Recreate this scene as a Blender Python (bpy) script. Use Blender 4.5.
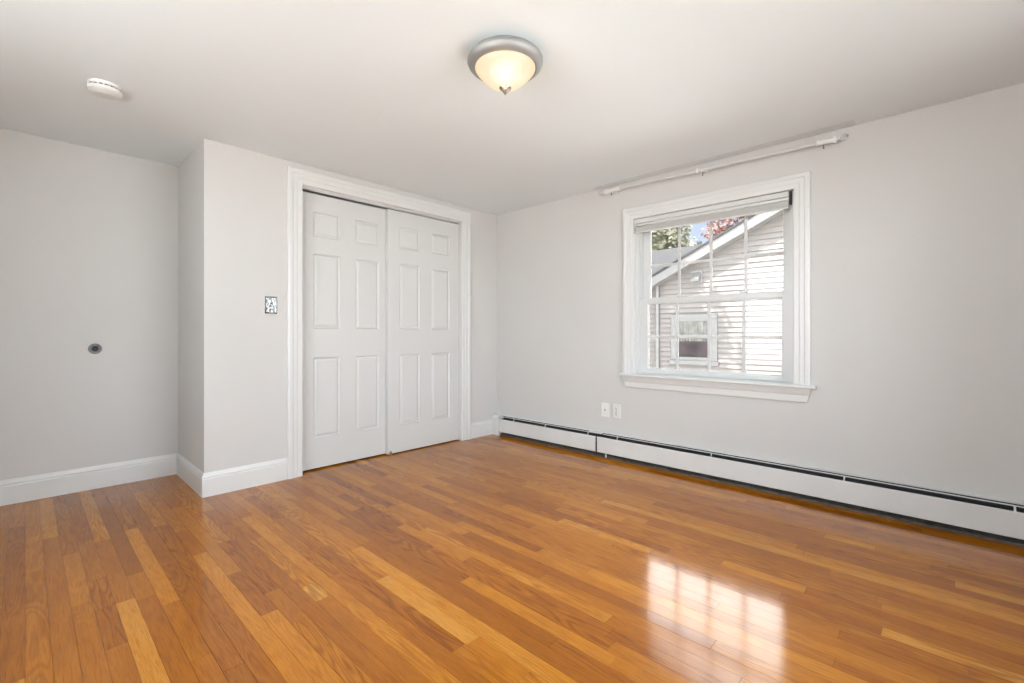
import bpy, bmesh, math, random
from mathutils import Vector, Matrix

random.seed(7)
scene = bpy.context.scene
COL = scene.collection
for o in list(bpy.data.objects):
    bpy.data.objects.remove(o)

# ------------------------------------------------------------------ camera
F_PX, YAW, Y0, CAM_H, CX = 460.57, 0.8132, 333.82, 0.9968, 512.05
cam_data = bpy.data.cameras.new('camera')
cam_data.sensor_fit = 'HORIZONTAL'
cam_data.sensor_width = 36.0
cam_data.lens = 36.0 * F_PX / 1024.0
cam_data.shift_x = (512.0 - CX) / 1024.0
cam_data.shift_y = (Y0 - 341.5) / 1024.0
cam_data.clip_start = 0.02
cam_data.clip_end = 300
cam = bpy.data.objects.new('camera', cam_data)
COL.objects.link(cam)
cam.location = (0, 0, CAM_H)
cam.rotation_euler = (math.pi / 2, 0, -YAW)
scene.camera = cam

# ------------------------------------------------------------------ light and exposure
scene.view_settings.view_transform = 'Standard'
scene.view_settings.look = 'None'
scene.view_settings.gamma = 1.0
scene.view_settings.use_curve_mapping = False
scene.view_settings.exposure = 0.0

CLOUD = 10.5          # bright cloud deck high over the neighbour's house
REAR_SKY = 9.4        # overcast sky added behind the house to fill the room with light
SUN = 15.0
LAMP_W = 1.0


def nn(nt, t, **kw):
    n = nt.nodes.new(t)
    for k, v in kw.items():
        setattr(n, k, v)
    return n


def build_world():
    w = bpy.data.worlds.new('sky')
    scene.world = w
    w.use_nodes = True
    nt = w.node_tree
    nt.nodes.clear()
    L = nt.links.new
    tc = nn(nt, 'ShaderNodeTexCoord')
    sep = nn(nt, 'ShaderNodeSeparateXYZ')
    L(tc.outputs['Generated'], sep.inputs[0])
    # blue low sky
    ramp = nn(nt, 'ShaderNodeValToRGB')
    ramp.color_ramp.elements[0].position = 0.0
    ramp.color_ramp.elements[0].color = (0.64, 0.70, 0.80, 1)
    ramp.color_ramp.elements[1].position = 0.35
    ramp.color_ramp.elements[1].color = (0.42, 0.53, 0.74, 1)
    L(sep.outputs['Z'], ramp.inputs[0])
    blue = nn(nt, 'ShaderNodeBackground')
    blue.inputs['Strength'].default_value = 1.35
    L(ramp.outputs[0], blue.inputs['Color'])
    # bright cloud deck, above about 19 degrees, in the east (+X)
    ez = nn(nt, 'ShaderNodeMapRange', interpolation_type='SMOOTHSTEP')
    ez.inputs['From Min'].default_value = 0.25
    ez.inputs['From Max'].default_value = 0.36
    L(sep.outputs['Z'], ez.inputs['Value'])
    ex = nn(nt, 'ShaderNodeMapRange', interpolation_type='SMOOTHSTEP')
    ex.inputs['From Min'].default_value = 0.05
    ex.inputs['From Max'].default_value = 0.5
    L(sep.outputs['X'], ex.inputs['Value'])
    m = nn(nt, 'ShaderNodeMath', operation='MULTIPLY')
    L(ez.outputs[0], m.inputs[0])
    L(ex.outputs[0], m.inputs[1])
    m2 = nn(nt, 'ShaderNodeMath', operation='MULTIPLY')
    L(m.outputs[0], m2.inputs[0])
    m2.inputs[1].default_value = CLOUD
    cloud = nn(nt, 'ShaderNodeBackground')
    cloud.inputs['Color'].default_value = (1.0, 0.97, 0.93, 1)
    L(m2.outputs[0], cloud.inputs['Strength'])
    # added fill overcast to the south and west (-Y, -X)
    dv = nn(nt, 'ShaderNodeVectorMath', operation='DOT_PRODUCT')
    dv.inputs[1].default_value = (-0.66, -0.75, 0.0)
    L(tc.outputs['Generated'], dv.inputs[0])
    ey = nn(nt, 'ShaderNodeMapRange', interpolation_type='SMOOTHSTEP')
    ey.inputs['From Min'].default_value = 0.05
    ey.inputs['From Max'].default_value = 0.55
    L(dv.outputs['Value'], ey.inputs['Value'])
    m3 = nn(nt, 'ShaderNodeMath', operation='MULTIPLY')
    L(ey.outputs[0], m3.inputs[0])
    m3.inputs[1].default_value = REAR_SKY
    south = nn(nt, 'ShaderNodeBackground')
    south.inputs['Color'].default_value = (0.86, 0.94, 1.0, 1)
    L(m3.outputs[0], south.inputs['Strength'])
    a1 = nn(nt, 'ShaderNodeAddShader')
    a2 = nn(nt, 'ShaderNodeAddShader')
    L(blue.outputs[0], a1.inputs[0])
    L(cloud.outputs[0], a1.inputs[1])
    L(a1.outputs[0], a2.inputs[0])
    L(south.outputs[0], a2.inputs[1])
    out = nn(nt, 'ShaderNodeOutputWorld')
    L(a2.outputs[0], out.inputs[0])


build_world()

sun_d = bpy.data.lights.new('sun', 'SUN')
sun_d.energy = SUN
sun_d.angle = math.radians(0.6)
sun_d.color = (1.0, 0.94, 0.86)
sun = bpy.data.objects.new('sun', sun_d)
COL.objects.link(sun)
SUN_EL, SUN_AZ = math.radians(52), math.radians(25)
to_sun = Vector((-math.cos(SUN_AZ) * math.cos(SUN_EL), math.sin(SUN_AZ) * math.cos(SUN_EL), math.sin(SUN_EL)))
sun.rotation_euler = to_sun.to_track_quat('Z', 'Y').to_euler()
sun.location = (-10, 5, 14)

# room measures
DR, DB, DA, XB, H = 3.263, 3.30, 3.993, 0.751, 2.190
XL, YF = -0.9, -0.9                    # walls behind / left of the camera
WY0, WY1, WZ0, WZ1 = 0.6905, 1.7774, 0.685, 1.888
RW = (0.70, 2.60, 0.38, 2.04)          # added rear window x0 x1 z0 z1
LW = (-0.30, 2.30, 0.55, 2.06)         # added left window y0 y1 z0 z1


def portal(name, loc, rot, sx, sy):
    l = bpy.data.lights.new(name, 'AREA')
    l.shape = 'RECTANGLE'
    l.size, l.size_y = sx, sy
    l.cycles.is_portal = True
    o = bpy.data.objects.new(name, l)
    COL.objects.link(o)
    o.location = loc
    o.rotation_euler = rot
    return o


portal('window_portal', (DR + 0.18, (WY0 + WY1) / 2, (WZ0 + WZ1) / 2), (0, math.pi / 2, 0), WZ1 - WZ0, WY1 - WY0)
portal('rear_portal', ((RW[0] + RW[1]) / 2, YF - 0.16, (RW[2] + RW[3]) / 2), (math.pi / 2, 0, 0), RW[1] - RW[0], RW[3] - RW[2])

portal('left_portal', (XL - 0.16, (LW[0] + LW[1]) / 2, (LW[2] + LW[3]) / 2), (0, -math.pi / 2, 0), LW[3] - LW[2], LW[1] - LW[0])


# ------------------------------------------------------------------ materials
def mat_basic(name, col, rough=0.5, metal=0.0, bump=0.0, bscale=200.0, spec=0.5, var=0.0, vscale=3.0):
    m = bpy.data.materials.new(name)
    m.use_nodes = True
    nt = m.node_tree
    b = nt.nodes['Principled BSDF']
    b.inputs['Base Color'].default_value = (*col, 1)
    b.inputs['Roughness'].default_value = rough
    b.inputs['Metallic'].default_value = metal
    b.inputs['Specular IOR Level'].default_value = spec
    tc = nn(nt, 'ShaderNodeTexCoord')
    if bump > 0:
        n = nn(nt, 'ShaderNodeTexNoise')
        n.inputs['Scale'].default_value = bscale
        n.inputs['Detail'].default_value = 3
        nt.links.new(tc.outputs['Object'], n.inputs['Vector'])
        bp = nn(nt, 'ShaderNodeBump')
        bp.inputs['Strength'].default_value = bump
        bp.inputs['Distance'].default_value = 0.002
        nt.links.new(n.outputs['Fac'], bp.inputs['Height'])
        nt.links.new(bp.outputs['Normal'], b.inputs['Normal'])
    if var > 0:
        n2 = nn(nt, 'ShaderNodeTexNoise')
        n2.inputs['Scale'].default_value = vscale
        n2.inputs['Detail'].default_value = 4
        nt.links.new(tc.outputs['Object'], n2.inputs['Vector'])
        r = nn(nt, 'ShaderNodeValToRGB')
        r.color_ramp.elements[0].position = 0.3
        r.color_ramp.elements[1].position = 0.7
        r.color_ramp.elements[0].color = (*[c * (1 - var) for c in col], 1)
        r.color_ramp.elements[1].color = (*[min(1, c * (1 + var)) for c in col], 1)
        nt.links.new(n2.outputs['Fac'], r.inputs[0])
        nt.links.new(r.outputs[0], b.inputs['Base Color'])
    return m


M = {}
M['wall'] = mat_basic('wall_paint', (0.635, 0.618, 0.598), 0.75, bump=0.12, bscale=160, spec=0.25, var=0.012, vscale=1.5)
M['ceiling'] = mat_basic('ceiling_paint', (0.825, 0.87, 0.885), 0.9, bump=0.10, bscale=120, spec=0.1)
M['trim'] = mat_basic('trim_paint', (0.72, 0.715, 0.70), 0.32, bump=0.04, bscale=60)
M['door'] = mat_basic('door_paint', (0.665, 0.66, 0.645), 0.38, bump=0.05, bscale=90)
M['vinyl'] = mat_basic('white_vinyl', (0.67, 0.672, 0.66), 0.3, bump=0.02)
M['muntin'] = mat_basic('muntin_white', (0.62, 0.62, 0.61), 0.35, bump=0.02)
M['heater'] = mat_basic('heater_enamel', (0.72, 0.715, 0.70), 0.3, bump=0.06, bscale=25, var=0.02, vscale=9)
M['heater_dark'] = mat_basic('heater_black_metal', (0.012, 0.012, 0.013), 0.5, bump=0.05)
M['fin'] = mat_basic('dusty_fins', (0.075, 0.062, 0.05), 0.65, bump=0.4, bscale=70, var=0.4, vscale=30)
M['plastic'] = mat_basic('white_plastic', (0.80, 0.79, 0.77), 0.35, bump=0.02)
M['ivory'] = mat_basic('outlet_plastic', (0.74, 0.73, 0.70), 0.35, bump=0.02)
M['slot'] = mat_basic('dark_slot', (0.03, 0.03, 0.03), 0.6, bump=0.05)
M['screw'] = mat_basic('screw_metal', (0.25, 0.24, 0.23), 0.4, metal=1.0, bump=0.02)
M['chrome'] = mat_basic('polished_plate', (0.23, 0.225, 0.22), 0.12, metal=1.0, bump=1.0, bscale=60)
M['nickel'] = mat_basic('brushed_nickel', (0.42, 0.42, 0.415), 0.62, metal=1.0, bump=0.05, bscale=150)
M['bronze'] = mat_basic('finial_nickel', (0.50, 0.44, 0.37), 0.28, metal=1.0, bump=0.02)
M['rod'] = mat_basic('rod_white', (0.80, 0.795, 0.78), 0.3, bump=0.02)
M['rodgrey'] = mat_basic('rod_inner_grey', (0.66, 0.65, 0.635), 0.35, bump=0.02)
M['rubber'] = mat_basic('dark_rubber', (0.035, 0.033, 0.03), 0.5, bump=0.05)
M['bumper'] = mat_basic('bumper_grey', (0.21, 0.205, 0.20), 0.35, metal=0.0, bump=0.05, var=0.15, vscale=80)
M['brass'] = mat_basic('guide_tan', (0.34, 0.18, 0.09), 0.5, bump=0.05)
M['shade'] = mat_basic('shade_fabric', (0.50, 0.49, 0.47), 0.8, bump=0.2, bscale=400)
M['shadow_band'] = mat_basic('shadow_band_paint', (0.745, 0.765, 0.765), 0.85, bump=0.08, bscale=120, spec=0.1)  # a little darker than the ceiling, for the shadow band by the window wall
M['closet'] = mat_basic('closet_dark', (0.25, 0.24, 0.22), 0.9, bump=0.05)
M['gap'] = mat_basic('floor_gap', (0.03, 0.016, 0.008), 0.8, bump=0.05)
M['siding'] = mat_basic('siding_beige', (0.132, 0.115, 0.104), 0.6, bump=0.1, bscale=40, var=0.04, vscale=2)
M['ext_white'] = mat_basic('exterior_white', (0.112, 0.105, 0.098), 0.5, bump=0.05)
M['shingle'] = mat_basic('roof_shingle', (0.018, 0.0175, 0.0185), 0.85, bump=0.8, bscale=30, var=0.35, vscale=14)
M['dark_glass'] = mat_basic('dark_window_glass', (0.030, 0.022, 0.023), 0.25, bump=0.02, spec=0.12, var=0.5, vscale=3)
M['curtain'] = mat_basic('lace_curtain', (0.10, 0.096, 0.085), 0.9, bump=0.4, bscale=30, var=0.45, vscale=9)
M['ground'] = mat_basic('pale_bounce_ground', (0.80, 0.79, 0.77), 0.9, bump=0.3, bscale=8, var=0.1, vscale=1)  # unseen ground, made this pale so its bounce lights the ceiling
M['bark'] = mat_basic('bark', (0.09, 0.065, 0.045), 0.9, bump=0.8, bscale=20, var=0.3, vscale=8)
M['leaf_green'] = mat_basic('leaf_yellow_green', (0.125, 0.12, 0.075), 0.6, bump=0.05, var=0.45, vscale=1.6)
M['leaf_red'] = mat_basic('leaf_red', (0.16, 0.078, 0.065), 0.6, bump=0.05, var=0.35, vscale=2)
M['leaf_dark'] = mat_basic('leaf_dark_green', (0.10, 0.14, 0.04), 0.6, bump=0.05, var=0.4, vscale=2)


def mat_glass():
    m = bpy.data.materials.new('window_glass')
    m.use_nodes = True
    nt = m.node_tree
    nt.nodes.clear()
    L = nt.links.new
    out = nn(nt, 'ShaderNodeOutputMaterial')
    tr = nn(nt, 'ShaderNodeBsdfTransparent')
    tr.inputs[0].default_value = (0.97, 0.98, 0.975, 1)
    gl = nn(nt, 'ShaderNodeBsdfGlossy')
    gl.inputs['Roughness'].default_value = 0.02
    fr = nn(nt, 'ShaderNodeFresnel')
    fr.inputs['IOR'].default_value = 1.52
    mx = nn(nt, 'ShaderNodeMixShader')
    L(fr.outputs[0], mx.inputs[0])
    L(tr.outputs[0], mx.inputs[1])
    L(gl.outputs[0], mx.inputs[2])
    L(mx.outputs[0], out.inputs[0])
    return m


M['glass'] = mat_glass()


def mat_crystal():
    m = mat_basic('clear_acrylic', (0.95, 0.95, 0.95), 0.05, bump=0.02)
    b = m.node_tree.nodes['Principled BSDF']
    b.inputs['Transmission Weight'].default_value = 1.0
    b.inputs['IOR'].default_value = 1.45
    return m


M['crystal'] = mat_crystal()


def mat_lamp_glass(center):
    """Lit alabaster bowl: brightest around the bulb, warm towards the rim."""
    m = bpy.data.materials.new('lit_alabaster_glass')
    m.use_nodes = True
    nt = m.node_tree
    nt.nodes.clear()
    L = nt.links.new
    out = nn(nt, 'ShaderNodeOutputMaterial')
    tc = nn(nt, 'ShaderNodeTexCoord')
    mp = nn(nt, 'ShaderNodeMapping')
    mp.inputs['Location'].default_value = (-center[0], -center[1], -center[2])
    L(tc.outputs['Object'], mp.inputs['Vector'])
    ln = nn(nt, 'ShaderNodeVectorMath', operation='LENGTH')
    L(mp.outputs[0], ln.inputs[0])
    nz = nn(nt, 'ShaderNodeTexNoise')
    nz.inputs['Scale'].default_value = 14
    nz.inputs['Distortion'].default_value = 1.5
    L(tc.outputs['Object'], nz.inputs['Vector'])
    md = nn(nt, 'ShaderNodeMath', operation='MULTIPLY_ADD')
    L(nz.outputs['Fac'], md.inputs[0])
    md.inputs[1].default_value = 0.03
    L(ln.outputs['Value'], md.inputs[2])
    r = nn(nt, 'ShaderNodeValToRGB')
    els = r.color_ramp.elements
    els[0].position = 0.045
    els[0].color = (1.35, 1.28, 1.05, 1)
    els[1].position = 0.15
    els[1].color = (1.0, 0.78, 0.50, 1)
    e = els.new(0.085)
    e.color = (1.05, 0.92, 0.64, 1)
    L(md.outputs[0], r.inputs[0])
    em = nn(nt, 'ShaderNodeEmission')
    em.inputs['Strength'].default_value = 1.03
    L(r.outputs[0], em.inputs[0])
    gl = nn(nt, 'ShaderNodeBsdfGlossy')
    gl.inputs['Roughness'].default_value = 0.4
    mx = nn(nt, 'ShaderNodeMixShader')
    mx.inputs[0].default_value = 0.05
    L(em.outputs[0], mx.inputs[1])
    L(gl.outputs[0], mx.inputs[2])
    L(mx.outputs[0], out.inputs[0])
    return m


def mat_floor():
    m = bpy.data.materials.new('oak_strip_floor')
    m.use_nodes = True
    nt = m.node_tree
    L = nt.links.new
    b = nt.nodes['Principled BSDF']
    uv = nn(nt, 'ShaderNodeUVMap', uv_map='board')
    at = nn(nt, 'ShaderNodeAttribute', attribute_name='board_tone')
    sa = nn(nt, 'ShaderNodeSeparateColor')
    L(at.outputs['Color'], sa.inputs[0])         # r tone, g seed, b grain kind
    su = nn(nt, 'ShaderNodeSeparateXYZ')
    L(uv.outputs['UV'], su.inputs[0])
    seed = nn(nt, 'ShaderNodeMath', operation='MULTIPLY')
    L(sa.outputs[1], seed.inputs[0])
    seed.inputs[1].default_value = 61.0

    def vec(sx, sy):
        mx = nn(nt, 'ShaderNodeMath', operation='MULTIPLY')
        my = nn(nt, 'ShaderNodeMath', operation='MULTIPLY')
        L(su.outputs['X'], mx.inputs[0])
        L(su.outputs['Y'], my.inputs[0])
        mx.inputs[1].default_value = sx
        my.inputs[1].default_value = sy
        c = nn(nt, 'ShaderNodeCombineXYZ')
        L(mx.outputs[0], c.inputs[0])
        L(my.outputs[0], c.inputs[1])
        L(seed.outputs[0], c.inputs[2])
        return c
    # fine pores running along the board
    fine = nn(nt, 'ShaderNodeTexNoise')
    fine.inputs['Scale'].default_value = 1.0
    fine.inputs['Detail'].default_value = 5
    fine.inputs['Roughness'].default_value = 0.65
    L(vec(420, 14).outputs[0], fine.inputs['Vector'])
    # cathedral grain: contour lines of a slow noise field
    slow = nn(nt, 'ShaderNodeTexNoise')
    slow.inputs['Scale'].default_value = 1.0
    slow.inputs['Detail'].default_value = 1.5
    slow.inputs['Distortion'].default_value = 0.25
    L(vec(15, 1.5).outputs[0], slow.inputs['Vector'])
    rings = nn(nt, 'ShaderNodeMath', operation='MULTIPLY')
    L(slow.outputs['Fac'], rings.inputs[0])
    rings.inputs[1].default_value = 85.0
    sn = nn(nt, 'ShaderNodeMath', operation='SINE')
    L(rings.outputs[0], sn.inputs[0])
    g = nn(nt, 'ShaderNodeMapRange')
    g.inputs['From Min'].default_value = -1
    g.inputs['From Max'].default_value = 1
    L(sn.outputs[0], g.inputs['Value'])
    gp = nn(nt, 'ShaderNodeMath', operation='POWER')
    L(g.outputs[0], gp.inputs[0])
    gp.inputs[1].default_value = 1.6
    # blotches of stain
    blot = nn(nt, 'ShaderNodeTexNoise')
    blot.inputs['Scale'].default_value = 1.0
    blot.inputs['Detail'].default_value = 3
    L(vec(22, 5).outputs[0], blot.inputs['Vector'])
    # tone + blotch -> colour
    t1 = nn(nt, 'ShaderNodeMath', operation='MULTIPLY_ADD')
    L(blot.outputs['Fac'], t1.inputs[0])
    t1.inputs[1].default_value = 0.32
    L(sa.outputs[0], t1.inputs[2])
    t2 = nn(nt, 'ShaderNodeMath', operation='ADD')
    L(t1.outputs[0], t2.inputs[0])
    t2.inputs[1].default_value = -0.16
    ramp = nn(nt, 'ShaderNodeValToRGB')
    e = ramp.color_ramp.elements
    e[0].position = 0.0
    e[0].color = FLOOR_COL[0]
    e[1].position = 1.0
    e[1].color = FLOOR_COL[3]
    k = e.new(0.35)
    k.color = FLOOR_COL[1]
    k = e.new(0.68)
    k.color = FLOOR_COL[2]
    L(t2.outputs[0], ramp.inputs[0])
    # darken by grain
    gm = nn(nt, 'ShaderNodeMath', operation='MULTIPLY')
    L(gp.outputs[0], gm.inputs[0])
    L(sa.outputs[2], gm.inputs[1])
    mixg = nn(nt, 'ShaderNodeMix', data_type='RGBA', blend_type='MULTIPLY')
    L(gm.outputs[0], mixg.inputs['Factor'])
    L(ramp.outputs[0], mixg.inputs['A'])
    mixg.inputs['B'].default_value = (0.56, 0.45, 0.30, 1)
    fr = nn(nt, 'ShaderNodeMapRange')
    fr.inputs['From Min'].default_value = 0.48
    fr.inputs['From Max'].default_value = 0.72
    fr.inputs['To Max'].default_value = 0.75
    L(fine.outputs['Fac'], fr.inputs['Value'])
    mixf = nn(nt, 'ShaderNodeMix', data_type='RGBA', blend_type='MULTIPLY')
    L(fr.outputs[0], mixf.inputs['Factor'])
    L(mixg.outputs['Result'], mixf.inputs['A'])
    mixf.inputs['B'].default_value = (0.50, 0.40, 0.28, 1)
    L(mixf.outputs['Result'], b.inputs['Base Color'])
    b.inputs['Roughness'].default_value = 0.12
    b.inputs['Specular IOR Level'].default_value = 0.40
    b.inputs['IOR'].default_value = 1.46
    geo = nn(nt, 'ShaderNodeTexCoord')
    wav = nn(nt, 'ShaderNodeTexNoise')
    wav.inputs['Scale'].default_value = 6.0
    wav.inputs['Detail'].default_value = 2
    L(geo.outputs['Object'], wav.inputs['Vector'])
    bw = nn(nt, 'ShaderNodeBump')
    bw.inputs['Strength'].default_value = 0.5
    bw.inputs['Distance'].default_value = 0.0002
    L(wav.outputs['Fac'], bw.inputs['Height'])
    bp = nn(nt, 'ShaderNodeBump')
    L(bw.outputs[0], bp.inputs['Normal'])
    bp.inputs['Strength'].default_value = 0.02
    bp.inputs['Distance'].default_value = 0.0002
    L(gp.outputs[0], bp.inputs['Height'])
    L(bw.outputs[0], b.inputs['Normal'])
    return m


FLOOR_COL = [(0.25, 0.075, 0.004, 1), (0.38, 0.122, 0.006, 1), (0.55, 0.206, 0.014, 1), (0.66, 0.33, 0.06, 1)]
M['floor'] = mat_floor()


# ------------------------------------------------------------------ mesh helpers
class MB:
    def __init__(self):
        self.bm = bmesh.new()

    def box(self, x0, x1, y0, y1, z0, z1, bev=0.0, seg=2):
        r = bmesh.ops.create_cube(self.bm, size=1.0)
        vs = r['verts']
        for v in vs:
            v.co = Vector((x0 + (v.co.x + 0.5) * (x1 - x0), y0 + (v.co.y + 0.5) * (y1 - y0), z0 + (v.co.z + 0.5) * (z1 - z0)))
        if bev > 0:
            es = {e for v in vs for e in v.link_edges}
            bmesh.ops.bevel(self.bm, geom=list(es), offset=bev, segments=seg, affect='EDGES', profile=0.5)
        return self

    def quad(self, *pts):
        self.bm.faces.new([self.bm.verts.new(p) for p in pts])
        return self

    def poly_prism(self, pts, axis, a0, a1):
        """pts: closed 2-D outline; extruded along axis 'x','y','z' from a0 to a1."""
        def P(p, a):
            return {'x': (a, p[0], p[1]), 'y': (p[0], a, p[1]), 'z': (p[0], p[1], a)}[axis]
        A = [self.bm.verts.new(P(p, a0)) for p in pts]
        B = [self.bm.verts.new(P(p, a1)) for p in pts]
        n = len(pts)
        for i in range(n):
            self.bm.faces.new([A[i], A[(i + 1) % n], B[(i + 1) % n], B[i]])
        self.bm.faces.new(A[::-1])
        self.bm.faces.new(B)
        return self

    def rings(self, loops, closed=True, cap=True):
        """connect successive loops (each a list of points)."""
        R = [[self.bm.verts.new(p) for p in l] for l in loops]
        n = len(R[0])
        for a, b in zip(R, R[1:]):
            for i in range(n if closed else n - 1):
                j = (i + 1) % n
                self.bm.faces.new([a[i], a[j], b[j], b[i]])
        if cap:
            self.bm.faces.new(R[0][::-1])
            self.bm.faces.new(R[-1])
        return self

    def lathe(self, prof, origin, axis='z', seg=40, cap=False):
        """prof: (radius, height along axis)."""
        loops = []
        for r, h in prof:
            l = []
            for i in range(seg):
                a = 2 * math.pi * i / seg
                c, s = r * math.cos(a), r * math.sin(a)
                p = {'z': (c, s, h), 'x': (h, c, s), 'y': (c, h, s)}[axis]
                l.append((origin[0] + p[0], origin[1] + p[1], origin[2] + p[2]))
            loops.append(l)
        return self.rings(loops, True, cap)

    def tube(self, pts, rad, seg=10):
        pts = [Vector(p) for p in pts]
        rads = rad if isinstance(rad, (list, tuple)) else [rad] * len(pts)
        loops = []
        for i, p in enumerate(pts):
            d = (pts[min(i + 1, len(pts) - 1)] - pts[max(i - 1, 0)]).normalized()
            up = Vector((0, 0, 1)) if abs(d.z) < 0.95 else Vector((1, 0, 0))
            u = d.cross(up).normalized()
            v = d.cross(u).normalized()
            loops.append([p + (u * math.cos(2 * math.pi * k / seg) + v * math.sin(2 * math.pi * k / seg)) * rads[i] for k in range(seg)])
        return self.rings(loops, True, True)

    def sphere(self, c, r, seg=20):
        bmesh.ops.create_uvsphere(self.bm, u_segments=seg, v_segments=seg // 2, radius=r, matrix=Matrix.Translation(c))
        return self

    def build(self, name, mat, parent=None, smooth=None, origin=None):
        bmesh.ops.recalc_face_normals(self.bm, faces=self.bm.faces)
        root = parent
        while root is not None and root.parent is not None:
            root = root.parent
        off = Vector(root.location) if root is not None else (Vector(origin) if origin else Vector((0, 0, 0)))
        if off.length > 0:
            bmesh.ops.translate(self.bm, verts=self.bm.verts, vec=-off)
        me = bpy.data.meshes.new(name)
        self.bm.to_mesh(me)
        self.bm.free()
        me.materials.append(mat)
        if smooth is not None:
            me.shade_smooth()
            try:
                me.set_sharp_from_angle(angle=math.radians(smooth))
            except Exception:
                pass
        o = bpy.data.objects.new(name, me)
        COL.objects.link(o)
        if parent is not None:
            o.parent = parent
        elif origin:
            o.location = origin
        return o


def thing(name, label, cat, loc, group=None):
    o = bpy.data.objects.new(name, None)
    o.empty_display_size = 0.05
    COL.objects.link(o)
    o.location = loc
    o['label'] = label
    o['category'] = cat
    if group:
        o['group'] = group
    return o


def struct_root(name, loc, label=None):
    o = bpy.data.objects.new(name, None)
    o.empty_display_size = 0.05
    COL.objects.link(o)
    o.location = loc
    o['kind'] = 'structure'
    if label:
        o['label'] = label
    return o


def struct(o, label=None, cat=None):
    o['kind'] = 'structure'
    if label:
        o['label'] = label
    if cat:
        o['category'] = cat
    return o


# ------------------------------------------------------------------ shell
T = 0.16
m = MB()
m.box(XL - T, DR + T, YF - T, DA + T, H, H + 0.12)
struct(m.build('ceiling', M['ceiling']), 'flat off-white painted ceiling of the room', 'ceiling')

m = MB()
m.box(DR, DR + T, YF - T, WY0, -0.1, H)
m.box(DR, DR + T, WY1, DA + T, -0.1, H)
m.box(DR, DR + T, WY0, WY1, -0.1, WZ0 - 0.02)
m.box(DR, DR + T, WY0, WY1, WZ1 + 0.012, H)
struct(m.build('wall_right', M['wall']), 'pale grey wall with the double-hung window', 'wall')

OX0, OX1, OZ = 1.338, 2.797, 2.045
m = MB()
m.box(XB, OX0 - 0.018, DB, DB + 0.12, -0.05, H)
m.box(OX1 + 0.018, DR, DB, DB + 0.12, -0.05, H)
m.box(OX0 - 0.018, OX1 + 0.018, DB, DB + 0.12, OZ + 0.018, H)
struct(m.build('wall_back', M['wall']), 'pale grey wall around the white closet doors', 'wall')
m = MB()
m.box(XB, XB + 0.11, DB + 0.12, DA, -0.05, H)
struct(m.build('wall_return', M['wall']), 'narrow shaded wall return between the alcove and the closet wall', 'wall')
m = MB()
m.box(XL - T, DR, DA, DA + T, -0.05, H)
struct(m.build('wall_alcove', M['wall']), 'grey back wall of the alcove at the left', 'wall')
m = MB()
m.box(XL - T, XL, YF - T, LW[0], -0.05, H)
m.box(XL - T, XL, LW[1], DA, -0.05, H)
m.box(XL - T, XL, LW[0], LW[1], -0.05, LW[2])
m.box(XL - T, XL, LW[0], LW[1], LW[3], H)
struct(m.build('wall_left', M['wall']))
m = MB()
m.box(XL, RW[0], YF - T, YF, -0.05, H)
m.box(RW[1], DR, YF - T, YF, -0.05, H)
m.box(RW[0], RW[1], YF - T, YF, -0.05, RW[2])
m.box(RW[0], RW[1], YF - T, YF, RW[3], H)
struct(m.build('wall_front', M['wall']))

# ------------------------------------------------------------------ floor: individual oak strips in one floor mesh
PITCH = 0.0572


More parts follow.
